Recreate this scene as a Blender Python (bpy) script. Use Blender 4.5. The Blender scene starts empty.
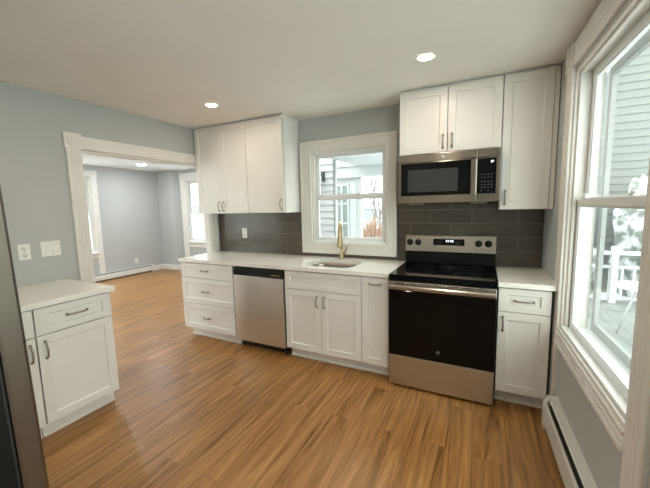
import bpy, bmesh, math, random
from mathutils import Vector, Matrix
random.seed(7)
sc = bpy.context.scene
COL = sc.collection
PI = math.pi

# ------------------------------------------------------------------ camera, sky, exposure
YAW, PITCH, ROLL = -0.4635, -0.1159, -0.0229
cam_d = bpy.data.cameras.new('camera')
cam_d.lens = 320.7487 / 650 * 36
cam_d.sensor_width = 36
cam_d.clip_start = 0.02
cam = bpy.data.objects.new('camera', cam_d)
COL.objects.link(cam)
_f = Vector((math.sin(YAW) * math.cos(PITCH), math.cos(YAW) * math.cos(PITCH), math.sin(PITCH)))
_r = Vector((math.cos(YAW), -math.sin(YAW), 0))
_u = _r.cross(_f)
_r2 = math.cos(ROLL) * _r + math.sin(ROLL) * _u
_u2 = -math.sin(ROLL) * _r + math.cos(ROLL) * _u
cam.matrix_world = Matrix(((_r2.x, _u2.x, -_f.x, -0.4302), (_r2.y, _u2.y, -_f.y, -3.1201),
                           (_r2.z, _u2.z, -_f.z, 1.4583), (0, 0, 0, 1)))
sc.camera = cam

world = bpy.data.worlds.new('overcast_sky')
sc.world = world
world.use_nodes = True
bg = world.node_tree.nodes['Background']
bg.inputs[0].default_value = (0.96, 0.975, 0.965, 1)
bg.inputs[1].default_value = 1.85
sc.view_settings.view_transform = 'Standard'
sc.view_settings.look = 'None'
sc.view_settings.gamma = 1
sc.view_settings.use_curve_mapping = False
sc.view_settings.exposure = 1.56
LAMP_W = 1.55          # radiant power of one ceiling downlight
DINING_W = 6.0

H = 2.397              # ceiling height
XL = -3.533            # left wall face
XF = -7.65             # far wall of the dining room
YN = 2.2               # dining room back wall
RW = 0.035             # the right wall is not quite square to the back wall

# ------------------------------------------------------------------ materials
def mat(name, col, rough=0.5, metal=0.0, spec=0.5, **kw):
    m = bpy.data.materials.new(name)
    m.use_nodes = True
    b = m.node_tree.nodes['Principled BSDF']
    b.inputs['Base Color'].default_value = (*col, 1)
    b.inputs['Roughness'].default_value = rough
    b.inputs['Metallic'].default_value = metal
    b.inputs['Specular IOR Level'].default_value = spec
    for k, v in kw.items():
        b.inputs[k.replace('_', ' ')].default_value = v
    return m

def nodes(m):
    return m.node_tree.nodes, m.node_tree.links, m.node_tree.nodes['Principled BSDF']

def mottle(m, c1, c2, scale, detail=3, bump=0.0, stretch=(1, 1, 1), lo=0.35, hi=0.65, bscale=None):
    """noise between two close colours plus an optional fine bump"""
    n, l, b = nodes(m)
    tc = n.new('ShaderNodeTexCoord'); mp = n.new('ShaderNodeMapping')
    mp.inputs['Scale'].default_value = stretch
    no = n.new('ShaderNodeTexNoise'); no.inputs['Scale'].default_value = scale; no.inputs['Detail'].default_value = detail
    cr = n.new('ShaderNodeValToRGB')
    cr.color_ramp.elements[0].position = lo; cr.color_ramp.elements[0].color = (*c1, 1)
    cr.color_ramp.elements[1].position = hi; cr.color_ramp.elements[1].color = (*c2, 1)
    l.new(tc.outputs['Object'], mp.inputs['Vector']); l.new(mp.outputs[0], no.inputs['Vector'])
    l.new(no.outputs['Fac'], cr.inputs[0]); l.new(cr.outputs[0], b.inputs['Base Color'])
    if bump:
        n2 = n.new('ShaderNodeTexNoise'); n2.inputs['Scale'].default_value = bscale or scale * 6
        l.new(mp.outputs[0], n2.inputs['Vector'])
        bp = n.new('ShaderNodeBump'); bp.inputs['Strength'].default_value = bump; bp.inputs['Distance'].default_value = 0.002
        l.new(n2.outputs['Fac'], bp.inputs['Height']); l.new(bp.outputs[0], b.inputs['Normal'])
    return m

def emis(name, col, s):
    m = bpy.data.materials.new(name); m.use_nodes = True
    n, l, b = nodes(m)
    b.inputs['Base Color'].default_value = (0.8, 0.8, 0.8, 1)
    b.inputs['Emission Color'].default_value = (*col, 1)
    b.inputs['Emission Strength'].default_value = s
    return m

M = {}
M['wall'] = mottle(mat('wall_paint', (0.42, 0.44, 0.45), 0.75), (0.465, 0.475, 0.462), (0.485, 0.495, 0.482), 2.0, bump=0.15, bscale=180)
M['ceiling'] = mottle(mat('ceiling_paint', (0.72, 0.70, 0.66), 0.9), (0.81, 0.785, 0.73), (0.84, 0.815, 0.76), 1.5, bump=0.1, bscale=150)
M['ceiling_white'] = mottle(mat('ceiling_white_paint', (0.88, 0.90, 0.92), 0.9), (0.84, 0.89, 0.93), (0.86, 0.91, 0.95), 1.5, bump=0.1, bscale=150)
M['trim'] = mottle(mat('trim_paint', (0.76, 0.74, 0.70), 0.4), (0.74, 0.72, 0.68), (0.78, 0.76, 0.72), 5)
M['cab'] = mottle(mat('cabinet_paint', (0.76, 0.75, 0.72), 0.35), (0.80, 0.785, 0.745), (0.82, 0.805, 0.765), 3)
M['kick'] = mat('toe_kick_paint', (0.80, 0.77, 0.72), 0.5)
M['vinyl'] = mat('white_vinyl', (0.80, 0.82, 0.82), 0.35)
M['storm'] = mat('storm_aluminium', (0.34, 0.36, 0.35), 0.4)
M['plastic'] = mat('white_plastic', (0.82, 0.81, 0.78), 0.3)
M['slot'] = mat('dark_slot', (0.02, 0.02, 0.02), 0.6)
M['heater'] = mat('heater_enamel', (0.74, 0.73, 0.68), 0.35)
M['nickel'] = mat('brushed_nickel', (0.36, 0.33, 0.29), 0.32, 1.0)
M['gold'] = mottle(mat('champagne_bronze', (0.45, 0.36, 0.20), 0.28, 1.0), (0.42, 0.34, 0.19), (0.48, 0.39, 0.23), 40)
M['black'] = mat('black_enamel', (0.006, 0.006, 0.007), 0.25)
M['glassblack'] = mat('black_glass', (0.003, 0.003, 0.0035), 0.06, 0.0, 0.22)
M['window_grey'] = mat('oven_window_mesh', (0.035, 0.037, 0.037), 0.15)
M['darkplastic'] = mat('dark_plastic', (0.008, 0.008, 0.008), 0.4, 0.0, 0.25)
M['keys'] = mat('printed_grey', (0.07, 0.07, 0.07), 0.5)
M['burner'] = mat('burner_print', (0.022, 0.022, 0.022), 0.3, 0.0, 0.25)
M['digit'] = emis('display_digits', (0.85, 0.95, 1.0), 0.55)
M['badge'] = mat('badge_silver', (0.55, 0.54, 0.52), 0.3, 1.0)
M['badge_dark'] = mat('badge_grey_print', (0.12, 0.12, 0.12), 0.4)
M['badge_yellow'] = mat('badge_yellow_print', (0.42, 0.38, 0.10), 0.5)
M['drain'] = mat('drain_steel', (0.4, 0.4, 0.4), 0.3, 1.0)
M['snow'] = mottle(mat('snow', (0.85, 0.88, 0.9), 0.8), (0.80, 0.83, 0.86), (0.9, 0.92, 0.94), 1.2, bump=0.4, bscale=9)
M['snowbush'] = mottle(mat('snow_laden_twigs', (0.5, 0.5, 0.5), 0.9), (0.16, 0.18, 0.165), (0.50, 0.52, 0.515), 4.5, 4, lo=0.45, hi=0.58)
M['bark'] = mottle(mat('grey_bark', (0.16, 0.14, 0.13), 0.9), (0.12, 0.105, 0.095), (0.22, 0.20, 0.18), 14)
M['twig'] = mat('reddish_twig', (0.36, 0.24, 0.17), 0.9)
M['porchpaint'] = mat('porch_paint', (0.45, 0.47, 0.47), 0.5)
M['deckboard'] = mottle(mat('dimmed_grey_deck', (0.3, 0.32, 0.31), 0.5), (0.165, 0.178, 0.17), (0.22, 0.233, 0.225), 4)  # deck grey lowered in the colour to dim the over-bright outdoors
M['bluepaint'] = mat('pale_blue_paint', (0.46, 0.51, 0.53), 0.5)
M['shingle'] = mat('dark_shingle', (0.2, 0.2, 0.22), 0.9)
M['housepane'] = mat('house_window_glass', (0.26, 0.30, 0.29), 0.15)
M['lantern_metal'] = mat('lantern_metal', (0.08, 0.08, 0.08), 0.5, 0.6)

def brushed(name, col, rough=0.3, aniso=0.75):
    m = mat(name, col, rough, 1.0)
    n, l, b = nodes(m)
    b.inputs['Anisotropic'].default_value = aniso
    tg = n.new('ShaderNodeTangent'); tg.direction_type = 'RADIAL'; tg.axis = 'Z'
    l.new(tg.outputs[0], b.inputs['Tangent'])
    b.inputs['Anisotropic Rotation'].default_value = 0.25
    mottle(m, tuple(c * 0.94 for c in col), tuple(min(1, c * 1.05) for c in col), 3.0, 4, 0.0, (0.6, 0.6, 60))
    return m
M['steel'] = brushed('brushed_stainless', (0.78, 0.77, 0.73), 0.30)
M['steel_dark'] = brushed('dark_brushed_stainless', (0.30, 0.27, 0.225), 0.28)
M['steel_range'] = brushed('range_brushed_stainless', (0.58, 0.54, 0.47), 0.30)
M['fridge_steel'] = brushed('fridge_stainless', (0.21, 0.19, 0.16), 0.34, 0.5)
M['fridge_side'] = mat('fridge_black_side', (0.009, 0.009, 0.009), 0.5, 0.0, 0.2)
M['sink'] = mat('sink_steel', (0.36, 0.33, 0.28), 0.3, 1.0)  # steel darkened in its colour for the shade inside the basin

def counter_mat():
    m = mat('white_quartz', (0.74, 0.72, 0.68), 0.16)
    return mottle(m, (0.86, 0.84, 0.785), (0.90, 0.88, 0.83), 38, 6, lo=0.38, hi=0.6)
M['quartz'] = counter_mat()

def floor_mat():
    m = mat('oak_vinyl_plank', (0.4, 0.25, 0.14), 0.33)
    n, l, b = nodes(m)
    tc = n.new('ShaderNodeTexCoord')
    mp = n.new('ShaderNodeMapping'); mp.inputs['Rotation'].default_value = (0, 0, PI / 2)   # planks run along y
    l.new(tc.outputs['Object'], mp.inputs['Vector'])
    def brick(c1, c2, mo):
        br = n.new('ShaderNodeTexBrick')
        br.inputs['Scale'].default_value = 1.0
        br.inputs['Brick Width'].default_value = 1.22; br.inputs['Row Height'].default_value = 0.152
        br.inputs['Mortar Size'].default_value = 0.0007; br.inputs['Mortar Smooth'].default_value = 0.3
        br.offset = 0.37; br.offset_frequency = 2
        br.inputs['Color1'].default_value = (*c1, 1); br.inputs['Color2'].default_value = (*c2, 1)
        br.inputs['Mortar'].default_value = (*mo, 1)
        l.new(mp.outputs[0], br.inputs['Vector'])
        return br
    b1 = brick((0, 0, 0), (1, 1, 1), (0.5, 0.5, 0.5))
    # grain, shifted from plank to plank
    add = n.new('ShaderNodeVectorMath'); add.operation = 'MULTIPLY_ADD'
    add.inputs[1].default_value = (7.3, 3.1, 5.7)
    l.new(b1.outputs['Color'], add.inputs[0]); l.new(tc.outputs['Object'], add.inputs[2])
    mg = n.new('ShaderNodeMapping'); mg.inputs['Scale'].default_value = (11.0, 0.6, 1)
    l.new(add.outputs[0], mg.inputs['Vector'])
    g1 = n.new('ShaderNodeTexNoise'); g1.inputs['Scale'].default_value = 1.25; g1.inputs['Detail'].default_value = 7
    g1.inputs['Roughness'].default_value = 0.62; g1.inputs['Distortion'].default_value = 1.9
    l.new(mg.outputs[0], g1.inputs['Vector'])
    mg2 = n.new('ShaderNodeMapping'); mg2.inputs['Scale'].default_value = (95.0, 1.6, 1)
    l.new(add.outputs[0], mg2.inputs['Vector'])
    g2 = n.new('ShaderNodeTexNoise'); g2.inputs['Scale'].default_value = 1.0; g2.inputs['Detail'].default_value = 4
    l.new(mg2.outputs[0], g2.inputs['Vector'])
    cr = n.new('ShaderNodeValToRGB')
    e = cr.color_ramp.elements
    e[0].position = 0.30; e[0].color = (0.126, 0.051, 0.013, 1)
    e[1].position = 0.70; e[1].color = (0.521, 0.280, 0.097, 1)
    k = e.new(0.42); k.color = (0.288, 0.131, 0.036, 1)
    k = e.new(0.55); k.color = (0.400, 0.197, 0.060, 1)
    l.new(g1.outputs['Fac'], cr.inputs[0])
    mul = n.new('ShaderNodeMix'); mul.data_type = 'RGBA'; mul.blend_type = 'MULTIPLY'; mul.inputs[0].default_value = 0.42
    r2 = n.new('ShaderNodeValToRGB'); r2.color_ramp.elements[0].position = 0.3; r2.color_ramp.elements[0].color = (0.62, 0.58, 0.55, 1)
    r2.color_ramp.elements[1].position = 0.62; r2.color_ramp.elements[1].color = (1.06, 1.05, 1.04, 1)
    l.new(g2.outputs['Fac'], r2.inputs[0])
    l.new(cr.outputs[0], mul.inputs[6]); l.new(r2.outputs[0], mul.inputs[7])
    # plank tone
    tone = n.new('ShaderNodeMix'); tone.data_type = 'RGBA'; tone.blend_type = 'MULTIPLY'; tone.inputs[0].default_value = 1.0
    r3 = n.new('ShaderNodeValToRGB'); r3.color_ramp.elements[0].color = (0.93, 0.92, 0.91, 1); r3.color_ramp.elements[1].color = (1.06, 1.055, 1.05, 1)
    l.new(b1.outputs['Color'], r3.inputs[0])
    l.new(mul.outputs[2], tone.inputs[6]); l.new(r3.outputs[0], tone.inputs[7])
    # seams
    seam = n.new('ShaderNodeMix'); seam.data_type = 'RGBA'
    l.new(b1.outputs['Fac'], seam.inputs[0]); l.new(tone.outputs[2], seam.inputs[6]); seam.inputs[7].default_value = (0.17, 0.085, 0.035, 1)
    l.new(seam.outputs[2], b.inputs['Base Color'])
    bp = n.new('ShaderNodeBump'); bp.inputs['Strength'].default_value = 0.12; bp.inputs['Distance'].default_value = 0.002
    l.new(g2.outputs['Fac'], bp.inputs['Height']); l.new(bp.outputs[0], b.inputs['Normal'])
    rr = n.new('ShaderNodeMapRange'); rr.inputs['To Min'].default_value = 0.28; rr.inputs['To Max'].default_value = 0.42
    l.new(g1.outputs['Fac'], rr.inputs[0]); l.new(rr.outputs[0], b.inputs['Roughness'])
    return m
M['floor'] = floor_mat()

def tile_mat():
    m = mat('grey_glazed_tile', (0.2, 0.19, 0.18), 0.2)
    n, l, b = nodes(m)
    tc = n.new('ShaderNodeTexCoord'); sp = n.new('ShaderNodeSeparateXYZ'); cb = n.new('ShaderNodeCombineXYZ')
    l.new(tc.outputs['Object'], sp.inputs[0]); l.new(sp.outputs['X'], cb.inputs['X']); l.new(sp.outputs['Z'], cb.inputs['Y'])
    mp = n.new('ShaderNodeMapping'); mp.inputs['Location'].default_value = (1.0625 + 0.353 * 12, -1.041 + 0.121 * 20, 0)
    l.new(cb.outputs[0], mp.inputs['Vector'])
    br = n.new('ShaderNodeTexBrick'); br.offset = 0.5
    br.inputs['Scale'].default_value = 1; br.inputs['Brick Width'].default_value = 0.353; br.inputs['Row Height'].default_value = 0.121
    br.inputs['Mortar Size'].default_value = 0.0022; br.inputs['Mortar Smooth'].default_value = 0.2
    br.inputs['Color1'].default_value = (0.084, 0.067, 0.048, 1); br.inputs['Color2'].default_value = (0.107, 0.087, 0.064, 1)
    br.inputs['Mortar'].default_value = (0.232, 0.203, 0.168, 1)
    l.new(mp.outputs[0], br.inputs['Vector'])
    no = n.new('ShaderNodeTexNoise'); no.inputs['Scale'].default_value = 9; no.inputs['Detail'].default_value = 5
    mp2 = n.new('ShaderNodeMapping'); mp2.inputs['Scale'].default_value = (1, 1, 5); l.new(tc.outputs['Object'], mp2.inputs[0]); l.new(mp2.outputs[0], no.inputs['Vector'])
    mx = n.new('ShaderNodeMix'); mx.data_type = 'RGBA'; mx.blend_type = 'OVERLAY'; mx.inputs[0].default_value = 0.25
    l.new(br.outputs['Color'], mx.inputs[6]); l.new(no.outputs['Fac'], mx.inputs[7]); l.new(mx.outputs[2], b.inputs['Base Color'])
    bp = n.new('ShaderNodeBump'); bp.invert = True; bp.inputs['Strength'].default_value = 0.5; bp.inputs['Distance'].default_value = 0.002
    l.new(br.outputs['Fac'], bp.inputs['Height']); l.new(bp.outputs[0], b.inputs['Normal'])
    return m
M['tile'] = tile_mat()

def siding_mat(name, c):
    return mottle(mat(name, c, 0.6), tuple(x * 0.95 for x in c), c, 3)
M['siding'] = siding_mat('white_siding', (0.44, 0.44, 0.44))
M['siding_grey'] = siding_mat('pale_grey_siding', (0.18, 0.195, 0.185))
M['brick'] = siding_mat('weathered_brick', (0.36, 0.30, 0.28))
M['house_blue'] = siding_mat('blue_grey_siding', (0.45, 0.52, 0.60))

def glass_mat(tint=(0.94, 0.975, 0.955)):
    m = bpy.data.materials.new('window_glass'); m.use_nodes = True
    n, l = m.node_tree.nodes, m.node_tree.links
    n.remove(n['Principled BSDF'])
    out = n['Material Output']
    tr = n.new('ShaderNodeBsdfTransparent'); tr.inputs[0].default_value = (*tint, 1)
    gl = n.new('ShaderNodeBsdfGlossy'); gl.inputs['Roughness'].default_value = 0.01
    fr = n.new('ShaderNodeFresnel'); fr.inputs['IOR'].default_value = 1.5
    mx = n.new('ShaderNodeMixShader')
    ge = n.new('ShaderNodeNewGeometry'); inv = n.new('ShaderNodeMath'); inv.operation = 'SUBTRACT'; inv.inputs[0].default_value = 1.0
    ml = n.new('ShaderNodeMath'); ml.operation = 'MULTIPLY'
    l.new(ge.outputs['Backfacing'], inv.inputs[1]); l.new(fr.outputs[0], ml.inputs[0]); l.new(inv.outputs[0], ml.inputs[1])
    l.new(ml.outputs[0], mx.inputs[0]); l.new(tr.outputs[0], mx.inputs[1]); l.new(gl.outputs[0], mx.inputs[2])
    l.new(mx.outputs[0], out.inputs['Surface'])
    return m
M['glass'] = glass_mat()
M['lens'] = emis('downlight_lens', (1.0, 0.87, 0.69), 1.0)
M['lens_dining'] = emis('downlight_lens_cool', (0.88, 0.94, 1.0), 1.0)

# ------------------------------------------------------------------ mesh helpers
class MB:
    def __init__(s):
        s.bm = bmesh.new()
    def box(s, x0, x1, y0, y1, z0, z1, bev=0.0):
        x0, x1 = min(x0, x1), max(x0, x1); y0, y1 = min(y0, y1), max(y0, y1); z0, z1 = min(z0, z1), max(z0, z1)
        v = [s.bm.verts.new(p) for p in ((x0, y0, z0), (x1, y0, z0), (x1, y1, z0), (x0, y1, z0),
                                         (x0, y0, z1), (x1, y0, z1), (x1, y1, z1), (x0, y1, z1))]
        fs = [s.bm.faces.new([v[i] for i in q]) for q in ((0, 3, 2, 1), (4, 5, 6, 7), (0, 1, 5, 4), (1, 2, 6, 5), (2, 3, 7, 6), (3, 0, 4, 7))]
        if bev > 0:
            es = list({e for f in fs for e in f.edges})
            bmesh.ops.bevel(s.bm, geom=es, offset=bev, segments=2, profile=0.5, affect='EDGES')
        return s
    def prism(s, prof, o, U, V, W, L):
        """closed 2D profile (u, v) swept straight along W by L"""
        o, U, V, W = Vector(o), Vector(U), Vector(V), Vector(W)
        a = [s.bm.verts.new(o + U * u + V * v) for u, v in prof]
        b = [s.bm.verts.new(o + U * u + V * v + W * L) for u, v in prof]
        k = len(prof)
        for i in range(k):
            s.bm.faces.new((a[i], a[(i + 1) % k], b[(i + 1) % k], b[i]))
        s.bm.faces.new(a[::-1]); s.bm.faces.new(b)
        return s
    def tube(s, pts, r, seg=10, cap=True):
        pts = [Vector(p) for p in pts]
        rr = r if isinstance(r, (list, tuple)) else [r] * len(pts)
        rings = []
        n0 = None
        for i, p in enumerate(pts):
            d = (pts[min(i + 1, len(pts) - 1)] - pts[max(i - 1, 0)]).normalized()
            if n0 is None:
                n0 = d.orthogonal().normalized()
            n0 = (n0 - d * n0.dot(d))
            n0 = n0.normalized() if n0.length > 1e-6 else d.orthogonal().normalized()
            bt = d.cross(n0)
            rings.append([s.bm.verts.new(p + (n0 * math.cos(2 * PI * k / seg) + bt * math.sin(2 * PI * k / seg)) * rr[i]) for k in range(seg)])
        for a, b in zip(rings, rings[1:]):
            for k in range(seg):
                f = s.bm.faces.new((a[k], a[(k + 1) % seg], b[(k + 1) % seg], b[k])); f.smooth = True
        if cap:
            s.bm.faces.new(rings[0][::-1]); s.bm.faces.new(rings[-1])
        return s
    def lathe(s, prof, o=(0, 0, 0), ax=(0, 0, 1), seg=28):
        """profile of (radius, height) turned about an axis"""
        o, ax = Vector(o), Vector(ax).normalized()
        n0 = ax.orthogonal().normalized(); bt = ax.cross(n0)
        rings = []
        for r, h in prof:
            if r < 1e-6:
                rings.append([s.bm.verts.new(o + ax * h)])
            else:
                rings.append([s.bm.verts.new(o + ax * h + (n0 * math.cos(2 * PI * k / seg) + bt * math.sin(2 * PI * k / seg)) * r) for k in range(seg)])
        for a, b in zip(rings, rings[1:]):
            for k in range(seg):
                if len(a) == 1 and len(b) == 1:
                    continue
                if len(a) == 1:
                    f = s.bm.faces.new((a[0], b[(k + 1) % seg], b[k]))
                elif len(b) == 1:
                    f = s.bm.faces.new((a[k], a[(k + 1) % seg], b[0]))
                else:
                    f = s.bm.faces.new((a[k], a[(k + 1) % seg], b[(k + 1) % seg], b[k]))
                f.smooth = True
        return s
    def poly(s, pts):
        s.bm.faces.new([s.bm.verts.new(p) for p in pts]); return s
    def slab(s, outer, hole, z0, z1):
        """flat slab from an outline with a hole"""
        bm = s.bm
        es = []
        for loop in (outer, hole):
            vs = [bm.verts.new((x, y, z0)) for x, y in loop]
            es += [bm.edges.new((vs[i], vs[(i + 1) % len(vs)])) for i in range(len(vs))]
        g = bmesh.ops.triangle_fill(bm, use_beauty=True, use_dissolve=False, edges=es)
        fs = [f for f in g['geom'] if isinstance(f, bmesh.types.BMFace)]
        ex = bmesh.ops.extrude_face_region(bm, geom=fs)
        bmesh.ops.translate(bm, verts=[v for v in ex['geom'] if isinstance(v, bmesh.types.BMVert)], vec=(0, 0, z1 - z0))
        return s
    def build(s, name, m, parent=None, loc=(0, 0, 0), rz=0.0):
        bmesh.ops.recalc_face_normals(s.bm, faces=s.bm.faces)
        me = bpy.data.meshes.new(name)
        s.bm.to_mesh(me); s.bm.free()
        me.materials.append(m)
        o = bpy.data.objects.new(name, me)
        COL.objects.link(o)
        o.location = loc; o.rotation_euler = (0, 0, rz)
        if parent:
            o.parent = parent
        return o

def thing(name, label, cat, loc=(0, 0, 0), rz=0.0, group=None):
    o = bpy.data.objects.new(name, None)
    COL.objects.link(o)
    o.location = loc; o.rotation_euler = (0, 0, rz); o.empty_display_size = 0.1
    o['label'] = label; o['category'] = cat
    if group:
        o['group'] = group
    return o

def tag(o, label, cat, group=None, kind=None):
    o['label'] = label; o['category'] = cat
    if group:
        o['group'] = group
    if kind:
        o['kind'] = kind
    return o

def struct(name, loc=(0, 0, 0), rz=0.0):
    o = bpy.data.objects.new(name, None)
    COL.objects.link(o)
    o.location = loc; o.rotation_euler = (0, 0, rz); o['kind'] = 'structure'
    return o

def dup(root, label=None, loc=None):
    r = root.copy(); COL.objects.link(r)
    if label:
        r['label'] = label
    if loc:
        r.location = loc
    for ch in list(root.children):
        c = ch.copy(); COL.objects.link(c); c.parent = r
        for g in list(ch.children):
            d = g.copy(); COL.objects.link(d); d.parent = c
    return r

def wall(name, x0, x1, t, holes=(), z0=0.0, z1=H, m='wall', loc=(0, 0, 0), rz=0.0):
    """wall slab in its own frame: room face at y=0, thickness to y=t, rectangular holes (xa, xb, za, zb)"""
    xs = sorted({x0, x1, *[h[0] for h in holes], *[h[1] for h in holes]})
    zs = sorted({z0, z1, *[h[2] for h in holes], *[h[3] for h in holes]})
    b = MB()
    for i in range(len(xs) - 1):
        for j in range(len(zs) - 1):
            cx, cz = (xs[i] + xs[i + 1]) / 2, (zs[j] + zs[j + 1]) / 2
            if any(h[0] < cx < h[1] and h[2] < cz < h[3] for h in holes):
                continue
            b.box(xs[i], xs[i + 1], 0, t, zs[j], zs[j + 1])
    o = b.build(name, M[m], None, loc, rz)
    o['kind'] = 'structure'
    return o

# ------------------------------------------------------------------ room shell
fl = MB()
fl.box(XF - 0.2, XL - 0.06, -4.3, 2.75, -0.06, 0.0)
fl.box(XL - 0.06, 0.35, -4.3, 0.16, -0.06, 0.0)
o = fl.build('floor', M['floor']); o['kind'] = 'structure'
ce = MB()
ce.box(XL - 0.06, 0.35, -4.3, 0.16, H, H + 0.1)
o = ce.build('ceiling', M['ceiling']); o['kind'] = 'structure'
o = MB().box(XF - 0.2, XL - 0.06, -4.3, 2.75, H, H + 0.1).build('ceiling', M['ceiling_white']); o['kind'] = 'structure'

BW = (-2.135, -1.305, 1.072, 2.037)            # back window opening
wall('wall_back', XL - 0.09, 0.14, 0.15, [BW])
# left wall: frame x runs along +y, origin at y=0
OP0, OP1, OPZ = -1.535, -0.13, 1.985           # cased opening
wall('wall_left', -4.3, 0.0, 0.09, [(OP0, OP1, 0.0, OPZ)], loc=(XL, 0, 0), rz=PI / 2)
# right wall: frame x runs towards the camera
RWZ = -PI / 2 + RW
RWIN = (0.68, 1.70, 0.655, 2.215)
RWIN2 = (2.10, 3.75, 0.655, 2.215)  # unseen opening added to light the left wall and its cabinets
wall('wall_right', -0.02, 4.35, 0.14, [RWIN, RWIN2], loc=(0, 0, 0), rz=RWZ)
NWINS = [(4.3, 5.6, 0.62, 2.17), (5.9, 7.2, 0.62, 2.17)]  # unseen openings added so more daylight fills the dining room
wall('wall_near', -0.4, XF * -1 + 0.2, 0.15, NWINS, loc=(0, -4.0, 0), rz=PI)
# dining room
FWIN = (-0.40, 0.700, 0.62, 2.17)
FWIN2 = (-2.6, -1.3, 0.62, 2.17)  # second opening, added out of view to brighten the dining room
wall('wall_far', -4.3, 2.35, 0.15, [FWIN, FWIN2], loc=(XF, 0, 0), rz=PI / 2)
NB = 2.35
nw = MB()
nw.box(XF, -7.15, YN, YN + 0.15, 0, H)
nw.prism([(-7.15, YN), (-7.06, NB), (-7.06, NB + 0.15), (-7.15, YN + 0.15)], (0, 0, 0), (1, 0, 0), (0, 1, 0), (0, 0, 1), H)
o = nw.build('wall_chase', M['wall']); o['kind'] = 'structure'
NWN = (-6.83, -5.95, 0.70, 2.13)
wall('wall_north', -7.06, XL - 0.06, 0.15, [NWN], loc=(0, NB, 0))
o = MB().box(XL - 0.2, XL - 0.06, 0.15, NB + 0.15, 0, H).build('wall_east', M['wall']); o['kind'] = 'structure'

# ------------------------------------------------------------------ casings and windows
def fluted(w=0.128, t=0.02):
    """casing profile: u across, v out into the room"""
    p = [(0, 0), (0, t * 0.8), (0.004, t), (w * 0.16, t)]
    for c in (0.30, 0.5, 0.70):
        p += [(w * (c - 0.055), t), (w * (c - 0.03), t * 0.87), (w * (c + 0.03), t * 0.87), (w * (c + 0.055), t)]
    p += [(w * 0.84, t), (w - 0.004, t), (w, t * 0.8), (w, 0)]
    return p

def rosette(b, cx, cz, s, t):
    b.box(cx - s / 2, cx + s / 2, -t, 0, cz - s / 2, cz + s / 2, 0.002)
    b.lathe([(0.0, 0.006), (0.014, 0.006), (0.017, 0.001), (0.030, 0.001), (0.034, 0.007), (0.042, 0.007), (0.046, 0.0)], (cx, -t, cz), (0, -1, 0), 28)

def old_casing(root, x0, x1, zb, zt, w=0.128, bs=0.138, z_left=0.0, z_right=0.0, left=True, right=True):
    """fluted legs, fluted head and rosette corner blocks around an opening"""
    if left:
        b = MB(); b.prism(fluted(w), (x0 - w, 0, z_left), (1, 0, 0), (0, -1, 0), (0, 0, 1), zt - z_left); b.build('side_casing', M['trim'], root)
        b = MB(); rosette(b, x0 - w / 2, zt + bs / 2, bs, 0.026); b.build('corner_block', M['trim'], root)
    if right:
        b = MB(); b.prism(fluted(w), (x1, 0, z_right), (1, 0, 0), (0, -1, 0), (0, 0, 1), zt - z_right); b.build('side_casing', M['trim'], root)
    a = x0 + (w - bs) / -2 if not left else x0 - (w - bs) / 2 + 0.0
    hx0 = x0 + 0.005
    hx1 = x1 + (w if not right else -0.005)
    b = MB(); b.prism(fluted(w), (hx0, 0, zt + 0.004), (0, 0, 1), (0, -1, 0), (1, 0, 0), hx1 - hx0); b.build('head_casing', M['trim'], root)
    if right:
        b = MB(); rosette(b, x1 + w / 2, zt + bs / 2, bs, 0.026); b.build('corner_block', M['trim'], root)

def sash(root, name, x0, x1, z0, z1, y, st=0.045, top=0.04, bot=0.045, th=0.03):
    b = MB()
    b.box(x0, x0 + st, y, y + th, z0, z1, 0.002); b.box(x1 - st, x1, y, y + th, z0, z1, 0.002)
    b.box(x0 + st, x1 - st, y, y + th, z1 - top, z1, 0.002); b.box(x0 + st, x1 - st, y, y + th, z0, z0 + bot, 0.002)
    # glazing bead
    g = 0.008
    for q in ((x0 + st, x0 + st + g, z0 + bot, z1 - top), (x1 - st - g, x1 - st, z0 + bot, z1 - top),
              (x0 + st + g, x1 - st - g, z1 - top - g, z1 - top), (x0 + st + g, x1 - st - g, z0 + bot, z0 + bot + g)):
        b.box(q[0], q[1], y + 0.006, y + th - 0.004, q[2], q[3])
    o = b.build(name, M['vinyl'], root)
    p = MB().box(x0 + st, x1 - st, y + th / 2 - 0.002, y + th / 2 + 0.002, z0 + bot, z1 - top).build('pane', M['glass'], o)
    return o

def jambs(root, x0, x1, z0, z1, t, extra=0.0):
    b = MB()
    j = 0.012
    b.box(x0, x0 + j, 0.0, t, z0, z1); b.box(x1 - j, x1, 0.0, t, z0, z1); b.box(x0 + j, x1 - j, 0.0, t, z1 - j, z1)
    # stop beads
    b.box(x0 + j, x0 + j + 0.014, 0.018, 0.034, z0, z1 - j); b.box(x1 - j - 0.014, x1 - j, 0.018, 0.034, z0, z1 - j)
    b.box(x0 + j + 0.014, x1 - j - 0.014, 0.018, 0.034, z1 - j - 0.014, z1 - j)
    b.build('jamb', M['trim'], root)
    MB().box(x0 + j, x1 - j, 0.0, t + 0.02, z0 - 0.001, z0 + 0.016, 0.002).build('sill', M['vinyl'], root)

def lock(root, x, y, z):
    b = MB(); b.box(x - 0.028, x + 0.028, y, y + 0.022, z, z + 0.010, 0.003); b.lathe([(0, 0.018), (0.012, 0.016), (0.014, 0.0)], (x, y + 0.011, z + 0.008), (0, 0, 1), 14)
    b.box(x - 0.004, x + 0.032, y + 0.004, y + 0.012, z + 0.012, z + 0.02, 0.002)
    b.build('sash_lock', M['vinyl'], root)

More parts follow.
